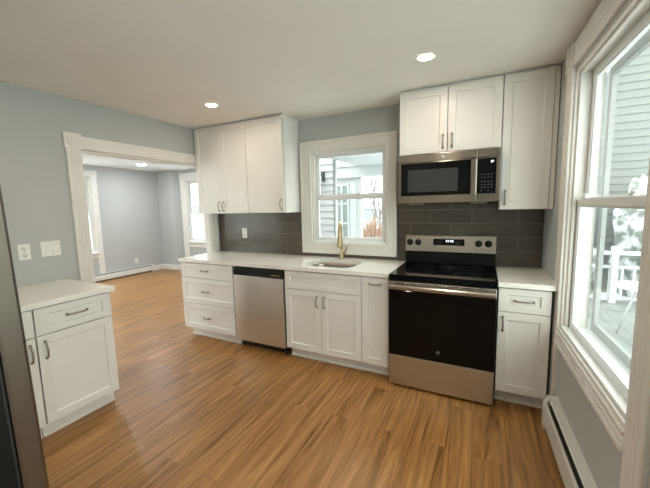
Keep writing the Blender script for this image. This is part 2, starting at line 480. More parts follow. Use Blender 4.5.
# cased opening between kitchen and dining room
tr = struct('trim_1', (XL, 0, 0), PI / 2)
old_casing(tr, OP0, OP1, 0, OPZ, w=0.108, bs=0.128, z_right=0.916, right=True)
b = MB()
b.box(OP0 - 0.0, OP0 + 0.014, 0.0, 0.09, 0, OPZ); b.box(OP1 - 0.014, OP1, 0, 0.09, 0, OPZ); b.box(OP0 + 0.014, OP1 - 0.014, 0, 0.09, OPZ - 0.014, OPZ)
b.build('jamb', M['trim'], tr)

# back window: plain picture-frame casing with a raised back band
w1 = struct('window_1')
x0, x1, z0, z1 = BW
cb_w, cb_b = 0.128, 0.112
b = MB()
OX0, OX1, OZ0, OZ1 = x0 - cb_w, x1 + 0.108, z0 - 0.121, z1 + 0.117
def frame_ring(b, a0, a1, c0, c1, wl, wr, wb, wt, t, bev=0.003):
    b.box(a0, a0 + wl, -t, 0, c0, c1, bev); b.box(a1 - wr, a1, -t, 0, c0, c1, bev)
    b.box(a0 + wl - 0.002, a1 - wr + 0.002, -t + 0.0004, 0, c1 - wt, c1, bev); b.box(a0 + wl - 0.002, a1 - wr + 0.002, -t + 0.0004, 0, c0, c0 + wb, bev)
frame_ring(b, OX0 + 0.024, OX1 - 0.024, OZ0 + 0.024, OZ1 - 0.024, cb_w - 0.024, 0.084, 0.097, 0.093, 0.016)
frame_ring(b, OX0, OX1, OZ0, OZ1, 0.028, 0.028, 0.028, 0.028, 0.027)
frame_ring(b, x0 - 0.022, x1 + 0.022, z0 - 0.022, z1 + 0.022, 0.02, 0.02, 0.02, 0.02, 0.021)
b.build('casing', M['trim'], w1)
jambs(w1, x0, x1, z0, z1, 0.14)
sash(w1, 'lower_sash', x0 + 0.012, x1 - 0.012, z0 + 0.014, 1.572, 0.036, st=0.04, top=0.036, bot=0.034)
sash(w1, 'upper_sash', x0 + 0.012, x1 - 0.012, 1.545, z1 - 0.012, 0.072, st=0.04, top=0.036, bot=0.036)
lock(w1, (x0 + x1) / 2 + 0.1, 0.042, 1.572)

# right window, full-length fluted casings
w2 = struct('window_2', (0, 0, 0), RWZ)
x0, x1, z0, z1 = RWIN
old_casing(w2, x0, x1, 0, 2.238, w=0.13, bs=0.145, z_left=0.0, z_right=0.212)
jambs(w2, x0, x1, z0, z1, 0.13)
b = MB()
b.box(x0, x1, -0.014, 0, z0 - 0.105, z0 - 0.002, 0.002)
b.box(x0, x1, -0.024, 0, z0 - 0.040, z0 - 0.022, 0.004); b.box(x0, x1, -0.030, 0, z0 - 0.105, z0 - 0.080, 0.006); b.box(x0, x1, -0.020, 0, z0 - 0.078, z0 - 0.062, 0.004)
b.build('apron', M['trim'], w2)
sash(w2, 'lower_sash', x0 + 0.012, x1 - 0.012, z0 + 0.014, 1.472, 0.04, st=0.036, top=0.042, bot=0.035)
sash(w2, 'upper_sash', x0 + 0.012, x1 - 0.012, 1.432, z1 - 0.012, 0.078, st=0.036, top=0.045, bot=0.04)
lock(w2, x0 + 0.10, 0.05, 1.472); lock(w2, x1 - 0.32, 0.05, 1.472)
b = MB()
s0, s1, zz0, zz1 = x0 + 0.02, x1 - 0.02, z0 + 0.02, z1 - 0.02
b.box(s0, s0 + 0.045, 0.150, 0.172, zz0, zz1); b.box(s1 - 0.045, s1, 0.150, 0.172, zz0, zz1)
b.box(s0 + 0.045, s1 - 0.045, 0.150, 0.172, zz1 - 0.05, zz1); b.box(s0 + 0.045, s1 - 0.045, 0.150, 0.172, zz0, zz0 + 0.05)
b.build('storm_frame', M['storm'], w2)

# dining room windows
w3 = struct('window_3', (XF, 0, 0), PI / 2)
x0, x1, z0, z1 = FWIN
old_casing(w3, x0, x1, 0, z1 + 0.0, w=0.115, bs=0.13, z_left=0.13, z_right=0.13)
jambs(w3, x0, x1, z0, z1, 0.14)
b = MB(); b.box(x0 - 0.02, x1 + 0.02, -0.06, -0.021, z0 - 0.028, z0, 0.005); b.box(x0, x1, -0.03, 0, z0 - 0.028, z0); b.box(x0, x1, -0.016, 0, z0 - 0.12, z0 - 0.028, 0.003); b.build('apron', M['trim'], w3)
sash(w3, 'lower_sash', x0 + 0.012, x1 - 0.012, z0 + 0.014, 1.42, 0.036)
sash(w3, 'upper_sash', x0 + 0.012, x1 - 0.012, 1.38, z1 - 0.012, 0.072)
w4 = struct('window_4', (0, NB, 0), 0)
x0, x1, z0, z1 = NWN
old_casing(w4, x0, x1, 0, z1 + 0.0, w=0.18, bs=0.19, z_left=0.125, z_right=0.125)
jambs(w4, x0, x1, z0, z1, 0.14)
b = MB(); b.box(x0, x1, -0.05, 0, z0 - 0.028, z0, 0.005); b.box(x0, x1, -0.016, 0, z0 - 0.14, z0 - 0.028, 0.003); b.build('apron', M['trim'], w4)
sash(w4, 'lower_sash', x0 + 0.012, x1 - 0.012, z0 + 0.014, 1.42, 0.036)
sash(w4, 'upper_sash', x0 + 0.012, x1 - 0.012, 1.38, z1 - 0.012, 0.072)

def added_window(name, q, loc, rz, zl=0.13):  # windows added out of view to let in more daylight
    r = struct(name, loc, rz)
    x0, x1, z0, z1 = q
    old_casing(r, x0, x1, 0, z1, w=0.13, bs=0.14, z_left=zl, z_right=zl)
    jambs(r, x0, x1, z0, z1, 0.14)
    b = MB(); b.box(x0, x1, -0.05, 0, z0 - 0.028, z0, 0.005); b.box(x0, x1, -0.016, 0, z0 - 0.12, z0 - 0.028, 0.003); b.build('apron', M['trim'], r)
    sash(r, 'lower_sash', x0 + 0.012, x1 - 0.012, z0 + 0.014, 1.42, 0.036)
    sash(r, 'upper_sash', x0 + 0.012, x1 - 0.012, 1.38, z1 - 0.012, 0.072)
for i, q in enumerate(NWINS):
    added_window('window_%d' % (5 + i), q, (0, -4.0, 0), PI)  # unseen dining room windows, added for their daylight
added_window('window_9', RWIN2, (0, 0, 0), RWZ, 0.212)
added_window('window_8', FWIN2, (XF, 0, 0), PI / 2)

def bb_profile():
    return [(0, 0), (0.016, 0), (0.016, 0.095), (0.010, 0.108), (0.010, 0.118), (0.004, 0.124), (0, 0.124)]
b = MB()
b.prism(bb_profile(), (XF + 0.0, YN, 0), (0, -1, 0), (0, 0, 1), (1, 0, 0), 0.5)
b.prism(bb_profile(), (-7.15, YN, 0), Vector((0.857, -0.514, 0)), (0, 0, 1), Vector((0.514, 0.857, 0)), 0.17)
b.prism(bb_profile(), (-7.06, NB, 0), (0, -1, 0), (0, 0, 1), (1, 0, 0), 3.3)
o = b.build('baseboard_north', M['trim']); o['kind'] = 'structure'
b = MB(); b.prism(bb_profile(), (XF, 1.93, 0), (1, 0, 0), (0, 0, 1), (0, 1, 0), 0.27)
o = b.build('baseboard_far', M['trim']); o['kind'] = 'structure'

# ------------------------------------------------------------------ cabinets
def handle(parent, cx, cz, y, L=0.10, vert=True, m='nickel'):
    """arched bar pull standing off a front that faces -y"""
    b = MB()
    pts = []
    for i in range(13):
        t = i / 12
        a = (t - 0.5) * L
        d = 0.006 + 0.022 * math.sin(PI * t) ** 0.5
        pts.append((cx, y - d, cz + a) if vert else (cx + a, y - d, cz))
    b.tube(pts, [0.0055 if 0 < i < 12 else 0.0075 for i in range(13)], 8)
    for sgn in (-1, 1):
        a = sgn * (L / 2)
        p = Vector((cx, y, cz + a)) if vert else Vector((cx + a, y, cz))
        b.lathe([(0.0085, 0.0), (0.0085, 0.004), (0.006, 0.008), (0, 0.008)], p, (0, -1, 0), 12)
    return b.build('handle', M[m], parent)

def shaker(b, x0, x1, z0, z1, yf, fw=0.056, th=0.02, rec=0.009, fh=None):
    """five-piece shaker front: frame with a recessed flat panel; front face at y = yf"""
    fh = fh or fw
    yb = yf + th
    e = 0.0015
    b.box(x0, x0 + fw, yf, yb, z0, z1, e); b.box(x1 - fw, x1, yf, yb, z0, z1, e)
    b.box(x0 + fw - 0.001, x1 - fw + 0.001, yf, yb, z1 - fh, z1, e); b.box(x0 + fw - 0.001, x1 - fw + 0.001, yf, yb, z0, z0 + fh, e)
    b.box(x0 + fw - 0.003, x1 - fw + 0.003, yf + rec, yb - 0.001, z0 + fh - 0.003, z1 - fh + 0.003)
    # small inner bevel
    g = 0.005
    for (a0, a1, c0, c1) in ((x0 + fw, x0 + fw + g, z0 + fh, z1 - fh), (x1 - fw - g, x1 - fw, z0 + fh, z1 - fh)):
        sgn = 1 if a0 == x0 + fw else -1
        xa = a0 if sgn == 1 else a1
        b.prism([(0, 0), (0, rec), (sgn * g, rec)], (xa, yf + 0.001, c0), (1, 0, 0), (0, 1, 0), (0, 0, 1), c1 - c0)
    for zc, sgn in ((z0 + fh, 1), (z1 - fh, -1)):
        b.prism([(0, 0), (0, rec), (sgn * g, rec)], (x0 + fw, yf + 0.001, zc), (0, 0, 1), (0, 1, 0), (1, 0, 0), x1 - x0 - 2 * fw)
    return b

G = 0.0026       # half the gap between fronts
YC, YD = -0.594, -0.630

def base_cabinet(name, label, w, fronts, loc, rz=0.0, kick_l=0.0, kick_r=0.0, group='white base cabinets', open_top=False):
    root = thing(name, label, 'cabinet', loc, rz, group)
    b = MB()
    t = 0.018
    if open_top:      # carcass panels only, so a basin can hang inside
        b.box(0.001, t, YC, -0.01, 0.105, 0.878); b.box(w - t, w - 0.001, YC, -0.01, 0.105, 0.878)
        b.box(t, w - t, -0.02, -0.01, 0.105, 0.878); b.box(t, w - t, YC, -0.02, 0.105, 0.12)
        b.box(t, w - t, YC, YC + 0.018, 0.12, 0.878)
    else:
        b.box(0.001, w - 0.001, YC, -0.01, 0.105, 0.878)
    b.build('body', M['cab'], root)
    b = MB(); b.box(0.001 + kick_l, w - 0.001 - kick_r, -0.545, -0.527, 0.0, 0.104); b.box(0.001 + kick_l, w - 0.001 - kick_r, -0.556, -0.545, 0.0, 0.018, 0.004)
    b.build('toe_kick', M['kick'], root)
    for f in fronts:
        kind, x0, x1, z0, z1 = f[:5]
        b = MB()
        hgt = z1 - z0
        shaker(b, x0 + G, x1 - G, z0 + G, z1 - G, YD, fh=0.045 if hgt < 0.2 else 0.056)
        o = b.build(kind, M['cab'], root)
        for h in f[5:]:
            handle(o, h[1], h[2], YD, h[3] if len(h) > 3 else 0.1, h[0] == 'v', h[4] if len(h) > 4 else 'nickel')
    return root

ZB, ZS, ZT = 0.112, 0.703, 0.872
base_cabinet('drawer_cabinet', 'white three-drawer base cabinet at the open left end of the long counter', 0.765,
             [('drawer', 0, 0.765, ZS, ZT, ('h', 0.366, 0.79)), ('drawer', 0, 0.765, 0.41, ZS, ('h', 0.360, 0.555)), ('drawer', 0, 0.765, ZB, 0.41, ('h', 0.356, 0.258))],
             (-3.52, 0, 0), kick_l=0.03)
base_cabinet('sink_cabinet', 'white two-door base cabinet under the sink, right of the dishwasher', 0.767,
             [('drawer_front', 0, 0.767, ZS - 0.003, ZT), ('door', 0, 0.3835, ZB, ZS - 0.003, ('v', 0.345, 0.602, 0.1)), ('door', 0.3835, 0.767, ZB, ZS - 0.003, ('v', 0.420, 0.602, 0.1))],
             (-2.112, 0, 0), open_top=True)
base_cabinet('pull_out_cabinet', 'narrow white full-height pull-out base cabinet left of the range', 0.237,
             [('door', 0, 0.237, ZB, ZT, ('h', 0.118, 0.817))], (-1.345, 0, 0))
base_cabinet('drawer_door_cabinet', 'white base cabinet with one drawer over one door right of the range', 0.312,
             [('drawer', 0, 0.312, ZS, ZT, ('h', 0.157, 0.787, 0.11)), ('door', 0, 0.312, ZB, ZS, ('v', 0.034, 0.615, 0.1))], (-0.330, 0, 0))
# filler strip to the out-of-square wall
# left wall run, frame x along +y
LB = -2.219
c = base_cabinet('side_cabinet', 'white drawer-over-door base cabinet at the free end of the left wall counter', 0.455,
             [('drawer', 0, 0.455, ZS - 0.006, ZT, ('h', 0.233, 0.788, 0.12)), ('door', 0, 0.455, ZB, ZS - 0.006, ('v', 0.041, 0.60, 0.11))],
             (-3.519, LB, 0), PI / 2)
base_cabinet('side_cabinet', 'white base cabinet mostly hidden behind the stainless fridge on the left wall', 0.30,
             [('drawer', 0, 0.30, ZS - 0.006, ZT, ('h', 0.15, 0.788)), ('door', 0, 0.30, ZB, ZS - 0.006, ('v', 0.268, 0.60, 0.11))],
             (-3.519, LB - 0.303, 0), PI / 2)

def upper_cabinet(name, label, w, z0, z1, fronts, loc, fill_r=0.0, crown_end=False, top=H - 0.002):
    root = thing(name, label, 'cabinet', loc, 0.0, 'white upper cabinets')
    b = MB()
    b.box(0.001, w - 0.001, -0.290, -0.002, z0, z1)
    b.build('body', M['cab'], root)
    b = MB(); b.box(0.001, w - 0.001 + fill_r, -0.300, -0.002, z1 + 0.0005, top)
    if crown_end:
        b.prism([(0, 0), (0.014, 0.022), (0.014, 0.034), (0, 0.034)], (w, -0.322, top - 0.034), (1, 0, 0), (0, 0, 1), (0, 1, 0), 0.318)
    b.build('scribe_moulding', M['cab'], root)
    if fill_r:
        MB().box(w, w + fill_r, -0.318, -0.28, z0, z1).build('filler_strip', M['cab'], root)
    for f in fronts:
        x0, x1, c0, c1 = f[:4]
        o = shaker(MB(), x0 + G, x1 - G, c0 + G, c1 - G, -0.325).build('door', M['cab'], root)
        for h in f[4:]:
            handle(o, h[0], h[1], -0.325, h[2] if len(h) > 2 else 0.1, True)
    return root
UZ, UT = 1.405, 2.378
upper_cabinet('wall_cabinet', 'white two-door upper cabinet in the corner above the drawer cabinet', 0.755, UZ, UT,
              [(0, 0.378, UZ, UT, (0.318 + 0.02, 1.488)), (0.378, 0.755, UZ, UT, (0.402 + 0.0, 1.488))], (-3.510, 0, 0))
upper_cabinet('wall_cabinet', 'white single-door upper cabinet left of the back window', 0.466, UZ, UT,
              [(0, 0.466, UZ, UT, (0.432, 1.49))], (-2.754, 0, 0), crown_end=True)
upper_cabinet('wall_cabinet', 'short white two-door upper cabinet above the microwave', 0.764, 1.868, UT,
              [(0, 0.382, 1.870, UT, (0.348, 1.955)), (0.382, 0.764, 1.870, UT, (0.416, 1.957))], (-1.100, 0, 0))
upper_cabinet('wall_cabinet', 'tall white single-door upper cabinet right of the microwave', 0.312, UZ, UT,
              [(0, 0.312, UZ, UT, (0.034, 1.496))], (-0.335, 0, 0), fill_r=0.028)

# ------------------------------------------------------------------ counters, sink, tap, backsplash
CT, CB = 0.914, 0.880
def rrect(x0, x1, y0, y1, r, n=6):
    pts = []
    for cx, cy, a in ((x1 - r, y1 - r, 0), (x0 + r, y1 - r, 90), (x0 + r, y0 + r, 180), (x1 - r, y0 + r, 270)):
        for i in range(n + 1):
            t = math.radians(a + 90 * i / n)
            pts.append((cx + r * math.cos(t), cy + r * math.sin(t)))
    return pts
SX0, SX1, SY0, SY1 = -1.985, -1.475, -0.545, -0.165
cx, cy = -2.32, -0.325
b = MB(); b.slab([(-3.531, -0.65), (-1.102, -0.65), (-1.102, -0.001), (-3.531, -0.001)], rrect(SX0, SX1, SY0, SY1, 0.11), CB, CT)
o = b.build('countertop', M['quartz']); tag(o, 'long white quartz countertop with the sink, under the back window', 'countertop', 'white quartz countertops')
b = MB(); b.prism([(-0.3325, -0.65), (0.022, -0.65), (0.0, -0.001), (-0.3325, -0.001)], (0, 0, CB), (1, 0, 0), (0, 1, 0), (0, 0, 1), CT - CB)
o = b.build('countertop', M['quartz']); tag(o, 'short white quartz countertop between the range and the right wall', 'countertop', 'white quartz countertops')
b = MB(); b.box(XL + 0.001, -2.858, -2.55, -1.742, CB, CT, 0.003)
o = b.build('countertop', M['quartz']); tag(o, 'white quartz countertop on the left wall beside the fridge', 'countertop', 'white quartz countertops')

sk = thing('sink', 'undermount stainless kitchen sink basin below the back window', 'sink', (-1.73, -0.355, CB))
b = MB()
rings = []
for (ins, z, r) in ((-0.014, CB - 0.001, 0.12), (0.0, CB - 0.001, 0.11), (0.006, CB - 0.02, 0.105), (0.010, CB - 0.15, 0.10), (0.035, CB - 0.185, 0.085), (0.10, CB - 0.192, 0.06)):
    rings.append([b.bm.verts.new((x + 1.73, y + 0.355, z - CB)) for x, y in rrect(SX0 + ins, SX1 - ins, SY0 + ins, SY1 - ins, r)])
for a, c in zip(rings, rings[1:]):
    for k in range(len(a)):
        f = b.bm.faces.new((a[k], a[(k + 1) % len(a)], c[(k + 1) % len(a)], c[k])); f.smooth = True
b.bm.faces.new(rings[-1])
b.build('basin', M['sink'], sk)
MB().lathe([(0.0, 0.003), (0.03, 0.002), (0.034, 0.006), (0.044, 0.007), (0.046, 0.0)], (0, 0.03, -0.191), (0, 0, 1)).build('drain', M['drain'], sk)

fa = thing('faucet', 'champagne bronze pull-down kitchen faucet standing behind the sink', 'faucet', (-1.752, -0.095, CT + 0.0005))
b = MB()
b.lathe([(0, 0), (0.027, 0), (0.027, 0.006), (0.021, 0.012), (0.019, 0.05), (0.021, 0.075), (0.017, 0.085), (0.0135, 0.10), (0.0125, 0.11)], seg=24)
b.build('base', M['gold'], fa)
sd = Vector((0.29, -0.957, 0)).normalized()
b = MB()
pts = [(0, 0, 0.10), (0, 0, 0.20), (0, 0, 0.28)]
R_ = 0.088
for i in range(1, 12):
    a = PI * i / 12
    p = sd * (R_ - R_ * math.cos(a)); pts.append((p.x, p.y, 0.28 + R_ * 1.18 * math.sin(a)))
p = sd * 2 * R_; pts.append((p.x, p.y, 0.275))
b.tube(pts, 0.0135, 12); b.build('spout', M['gold'], fa)
b = MB(); b.lathe([(0.0, -0.02), (0.0145, -0.02), (0.0165, -0.012), (0.0165, 0.02), (0.019, 0.05), (0.025, 0.115), (0.0255, 0.125), (0.02, 0.13), (0, 0.13)], (p.x, p.y, 0.277), (0.02, -0.06, -1), 20)
b.build('spray_head', M['gold'], fa)
b = MB()
b.tube([(0.012, 0, 0.062), (0.040, 0, 0.064)], 0.013, 14)
b.tube([(0.034, 0.0, 0.066), (0.050, -0.006, 0.088), (0.066, -0.014, 0.13), (0.072, -0.02, 0.155)], [0.011, 0.010, 0.0075, 0.007], 10)
b.build('lever', M['gold'], fa)

b = MB()
t = 0.009
OXa, OXb = OX0, OX1
b.box(XL + 0.022, OXa - 0.001, -t, -0.0005, CT + 0.0005, UZ - 0.001)
b.box(OXa - 0.001, OXb + 0.001, -t, -0.0005, CT + 0.0005, OZ0 - 0.001)
b.box(OXb + 0.001, -0.001, -t, -0.0005, CT + 0.0005, UZ - 0.001)
b.box(OXb + 0.001, -0.34, -t, -0.0005, UZ - 0.001, 1.86)
o = b.build('tile_backsplash', M['tile']); tag(o, 'grey glazed running-bond tile backsplash along the back wall', 'backsplash')

# ------------------------------------------------------------------ dishwasher
dw = thing('dishwasher', 'stainless dishwasher with a black control strip under the long counter', 'dishwasher', (-2.748, 0, 0))
W = 0.630
MB().box(0.012, W - 0.012, -0.585, -0.03, 0.10, 0.876).build('body', M['darkplastic'], dw)
b = MB(); b.box(0.010, W - 0.010, -0.636, -0.586, 0.092, 0.782, 0.006); d = b.build('door', M['steel'], dw)
b = MB(); b.box(0.010, W - 0.010, -0.634, -0.586, 0.785, 0.868, 0.004); cp = b.build('control_panel', M['black'], dw)
b = MB(); b.box(0.20, 0.43, -0.6365, -0.6335, 0.792, 0.812, 0.001); b.build('pocket_handle', M['slot'], cp)
b = MB()
for i in range(6):
    b.box(0.485 + 0.017 * i, 0.495 + 0.017 * i, -0.6352, -0.6338, 0.806, 0.812 + 0.004 * (i % 2))
b.build('badge', M['badge_yellow'], cp)
b = MB(); b.box(0.02, W - 0.02, -0.545, -0.53, 0.004, 0.098); b.box(0.03, 0.06, -0.57, -0.5455, 0.0, 0.03); b.box(W - 0.06, W - 0.03, -0.57, -0.5455, 0.0, 0.03)
b.build('toe_panel', M['slot'], dw)

# ------------------------------------------------------------------ range
W = 0.760
rg = thing('range', 'stainless electric range with black glass cooktop and oven door', 'range', (-1.0965, 0, 0))
MB().box(0.002, W - 0.002, -0.645, -0.03, 0.02, 0.905).build('body', M['black'], rg)
for fx in (0.06, W - 0.06):
    for fy in (-0.60, -0.10):
        MB().lathe([(0, 0), (0.018, 0), (0.018, 0.021), (0, 0.021)], (fx, fy, 0), (0, 0, 1), 14).build('levelling_foot', M['slot'], rg)
b = MB(); b.box(0.0, W, -0.675, -0.095, 0.9055, 0.920, 0.004); b.box(0.0, W, -0.676, -0.650, 0.875, 0.905, 0.003)
ck = b.build('cooktop', M['glassblack'], rg)
b = MB()
for bx, by, r in ((0.20, -0.50, 0.105), (0.56, -0.50, 0.09), (0.20, -0.24, 0.075), (0.56, -0.24, 0.105), (0.38, -0.22, 0.05)):
    for q in (r, r * 0.62):
        b.lathe([(q - 0.0012, 0), (q - 0.0012, 0.0004), (q + 0.0012, 0.0004), (q + 0.0012, 0)], (bx, by, 0.9201), (0, 0, 1), 40)
b.build('burner_rings', M['burner'], ck)
# oven door
b = MB(); b.box(0.004, W - 0.004, -0.690, -0.646, 0.272, 0.800, 0.004); dr = b.build('oven_door', M['glassblack'], rg)
b = MB(); b.box(0.004, W - 0.004, -0.688, -0.646, 0.802, 0.868, 0.004); b.build('door_trim', M['steel_range'], dr)
b = MB()
for i in range(7):
    xa = 0.05 + i * 0.097
    b.box(xa, xa + 0.075, -0.6895, -0.6875, 0.857, 0.863)
b.build('dark_notches', M['slot'], dr)  # row of dark notches along the top of the door trim
b = MB(); b.prism([(-0.014, 0), (-0.006, -0.009), (0.006, -0.009), (0.014, 0), (0.014, 0.006), (-0.014, 0.006)], (0.012, -0.722, 0.832), (0, 0, 1), (0, 1, 0), (1, 0, 0), W - 0.024)
for hx in (0.03, W - 0.05):
    b.box(hx, hx + 0.02, -0.718, -0.686, 0.822, 0.842, 0.002)
b.build('handle', M['steel_range'], dr)
b = MB(); b.lathe([(0.0, 0.0012), (0.0115, 0.0012), (0.0115, 0.0)], (0.378, -0.690, 0.345), (0, -1, 0), 24)
b.lathe([(0.0125, 0.0), (0.0125, 0.002), (0.0145, 0.002), (0.0145, 0.0)], (0.378, -0.690, 0.345), (0, -1, 0), 24)
b.build('emblem', M['badge_dark'], dr)
b = MB(); b.box(0.14, W - 0.14, -0.6906, -0.6895, 0.40, 0.70); b.build('oven_window', M['glassblack'], dr)
b = MB(); b.box(0.004, W - 0.004, -0.688, -0.646, 0.022, 0.268, 0.004); b.build('storage_drawer', M['steel_range'], rg)
# backguard
b = MB(); b.prism([(-0.094, 0.906), (-0.094, 0.935), (-0.078, 1.028), (-0.01, 1.028), (-0.01, 0.906)], (0.004, 0, 0), (0, 1, 0), (0, 0, 1), (1, 0, 0), W - 0.008)
b.build('backguard_base', M['glassblack'], rg)
b = MB(); b.prism([(-0.084, 1.029), (-0.076, 1.172), (-0.070, 1.180), (-0.01, 1.180), (-0.01, 1.029)], (0.002, 0, 0), (0, 1, 0), (0, 0, 1), (1, 0, 0), W - 0.004)
bgd = b.build('control_backguard', M['steel_range'], rg)
b = MB(); b.prism([(-0.0815, 1.088), (-0.0785, 1.146), (-0.07, 1.146), (-0.07, 1.088)], (0.250, 0, 0), (0, 1, 0), (0, 0, 1), (1, 0, 0), 0.262)
b.build('display_panel', M['glassblack'], bgd)
b = MB()
for i, xx in enumerate((0.360, 0.376, 0.396, 0.412)):
    b.box(xx, xx + 0.009, -0.0822, -0.0796, 1.118, 1.136)
b.build('clock_digits', M['digit'], bgd)
for sx in (0.262, 0.438):
    b = MB()
    for i in range(5):
        for j in range(2):
            b.box(sx + i * 0.014, sx + i * 0.014 + 0.006, -0.0828, -0.0796, 1.100 + j * 0.018, 1.103 + j * 0.018)
    b.build('touch_keys', M['keys'], bgd)
for kx in (0.042, 0.118, 0.624, 0.700):
    b = MB(); b.lathe([(0.029, 0.0), (0.029, 0.006), (0.024, 0.010), (0.022, 0.030), (0.019, 0.033), (0, 0.033)], (kx, -0.080, 1.111), (0, -1, 0.05), 24)
    b.box(kx - 0.004, kx + 0.004, -0.118, -0.095, 1.093, 1.132, 0.002)
    b.build('knob', M['darkplastic'], bgd)

# ------------------------------------------------------------------ microwave
mw = thing('microwave', 'stainless over-the-range microwave below the short upper cabinet', 'microwave', (-1.098, 0, 0))
W = 0.760
Z0, Z1 = 1.464, 1.862
MB().box(0.001, W - 0.001, -0.352, -0.012, Z0 + 0.008, Z1).build('body', M['darkplastic'], mw)
YM = -0.392
b = MB(); b.box(0.001, 0.603, YM, -0.353, Z0 + 0.004, Z1 - 0.066, 0.003); md = b.build('door', M['steel_dark'], mw)
b = MB(); b.box(0.030, 0.560, YM - 0.0025, YM + 0.001, Z0 + 0.066, Z1 - 0.072, 0.001); b.build('door_glass', M['glassblack'], md)
b = MB(); b.box(0.085, 0.470, YM - 0.0035, YM - 0.0022, Z0 + 0.095, Z1 - 0.125); b.build('door_window', M['window_grey'], md)
b = MB(); b.box(0.562, 0.600, YM - 0.034, YM - 0.024, Z0 + 0.060, Z1 - 0.070, 0.004)
b.box(0.572, 0.590, YM - 0.025, YM + 0.001, Z0 + 0.075, Z0 + 0.095, 0.002); b.box(0.572, 0.590, YM - 0.025, YM + 0.001, Z1 - 0.105, Z1 - 0.085, 0.002)
b.build('handle', M['steel_dark'], md)
b = MB(); b.box(0.001, 0.603, YM, -0.353, Z1 - 0.064, Z1 - 0.002, 0.003); b.box(0.606, W - 0.001, YM, -0.353, Z1 - 0.064, Z1 - 0.002, 0.003); b.build('vent_fascia', M['steel_dark'], mw)
b = MB(); b.lathe([(0.0, 0.0012), (0.013, 0.0012), (0.013, 0.0)], (0.352, YM, Z1 - 0.034), (0, -1, 0), 24); b.lathe([(0.014, 0), (0.014, 0.002), (0.0165, 0.002), (0.0165, 0)], (0.352, YM, Z1 - 0.034), (0, -1, 0), 24)
b.build('emblem', M['badge'], mw)
b = MB(); b.box(0.606, W - 0.001, YM, -0.353, Z0 + 0.004, Z1 - 0.066, 0.003); cp = b.build('control_panel', M['steel_dark'], mw)
b = MB(); b.box(0.606, 0.733, YM - 0.0025, YM + 0.001, Z0 + 0.066, Z1 - 0.072, 0.001); b.build('keypad_glass', M['glassblack'], cp)
for nm, rows in (('number_keys', (0, 1, 2, 3)), ('function_keys', (4, 5))):
    b = MB()
    for j in rows:
        for i in range(4):
            if j == 0 and i in (1, 3):
                continue
            zk = Z0 + 0.084 + j * 0.022 + (0.010 if j > 3 else 0)
            b.box(0.632 + i * 0.022, 0.643 + i * 0.022, YM - 0.0034, YM - 0.0024, zk, zk + 0.007)
    b.build(nm, M['keys'], cp)
b = MB()
for i in range(2):
    b.box(0.695 + 0.010 * i, 0.703 + 0.011 * i, YM - 0.0034, YM - 0.0024, Z1 - 0.106 + 0.006 * i, Z1 - 0.090)
b.build('clock_digits', M['digit'], cp)
b = MB(); b.box(0.02, W - 0.02, -0.34, -0.03, Z0 - 0.002, Z0 + 0.008); b.build('underside', M['slot'], mw)
for lx in (0.08, 0.56):
    b = MB(); b.box(lx, lx + 0.12, -0.335, -0.285, Z0 - 0.005, Z0 - 0.002, 0.001); b.build('task_light_lens', M['plastic'], mw)

# ------------------------------------------------------------------ fridge (faces the back wall, seen from its right side)
fr = thing('refrigerator', 'tall stainless refrigerator with black sides at the left edge', 'refrigerator', (-1.94, -2.576, 0.0146))
fr.rotation_euler = (0.018, 0, 0)      # levelled to lean back a little
FW = 0.905
MB().box(-FW, 0, -0.80, -0.088, 0.03, 1.755, 0.004).build('body', M['fridge_side'], fr)
b = MB()
b.box(-FW * 0.5 + 0.003, 0.0, -0.078, 0.0, 0.06, 1.765, 0.012); b.build('fridge_door', M['fridge_steel'], fr)
b = MB(); b.box(-FW, -FW * 0.5 - 0.003, -0.078, 0.0, 0.06, 1.765, 0.012); b.build('freezer_door', M['fridge_steel'], fr)
b = MB(); b.box(-FW + 0.012, -0.012, -0.0885, -0.0775, 0.08, 1.745); b.build('gasket', M['slot'], fr)
b = MB(); b.box(-0.07, -0.004, -0.15, -0.02, 1.7655, 1.785, 0.004); b.build('hinge_cover', M['darkplastic'], fr)
for hx in (-FW * 0.5 - 0.03, -FW * 0.5 + 0.03):
    b = MB(); b.tube([(hx, -0.001, 0.62), (hx, 0.045, 0.64), (hx, 0.045, 1.45), (hx, -0.001, 1.47)], 0.011, 10); b.build('handle', M['fridge_steel'], fr)
b = MB(); b.box(-FW + 0.02, -0.02, -0.70, -0.09, 0.0, 0.029); b.build('base_grille', M['slot'], fr)

# ------------------------------------------------------------------ outlets and switches
def outlet(label, loc, rz):
    r = thing('wall_outlet', label, 'outlet', loc, rz)
    MB().box(-0.037, 0.037, -0.006, 0, -0.06, 0.06, 0.003).build('cover_plate', M['plastic'], r)
    b = MB()
    for s in (-1, 1):
        b.lathe([(0.017, 0), (0.017, 0.002), (0, 0.002)], (0, -0.006, s * 0.026), (0, -1, 0), 20)
    b.build('receptacle', M['plastic'], r)
    b = MB()
    for s in (-1, 1):
        b.box(-0.0075, -0.0055, -0.0088, -0.0079, s * 0.026 - 0.002, s * 0.026 + 0.008); b.box(0.0055, 0.0075, -0.0088, -0.0079, s * 0.026 - 0.002, s * 0.026 + 0.006)
        b.box(-0.003, 0.003, -0.0088, -0.0079, s * 0.026 - 0.011, s * 0.026 - 0.006)
    b.box(-0.002, 0.002, -0.0068, -0.0059, -0.002, 0.002)
    b.build('slots', M['slot'], r)
    return r
outlet('white duplex outlet on the left wall above the side counter', (XL, -1.987, 1.170), PI / 2)
outlet('white outlet on the grey tile backsplash under the upper cabinet', (-3.092, -0.0095, 1.155), 0)
outlet('white outlet low on the dining room wall above the long heater', (XF, 1.51, 0.31), PI / 2)
r = thing('light_switch', 'white double rocker switch plate beside the cased opening', 'switch', (XL, -1.820, 1.176), PI / 2)
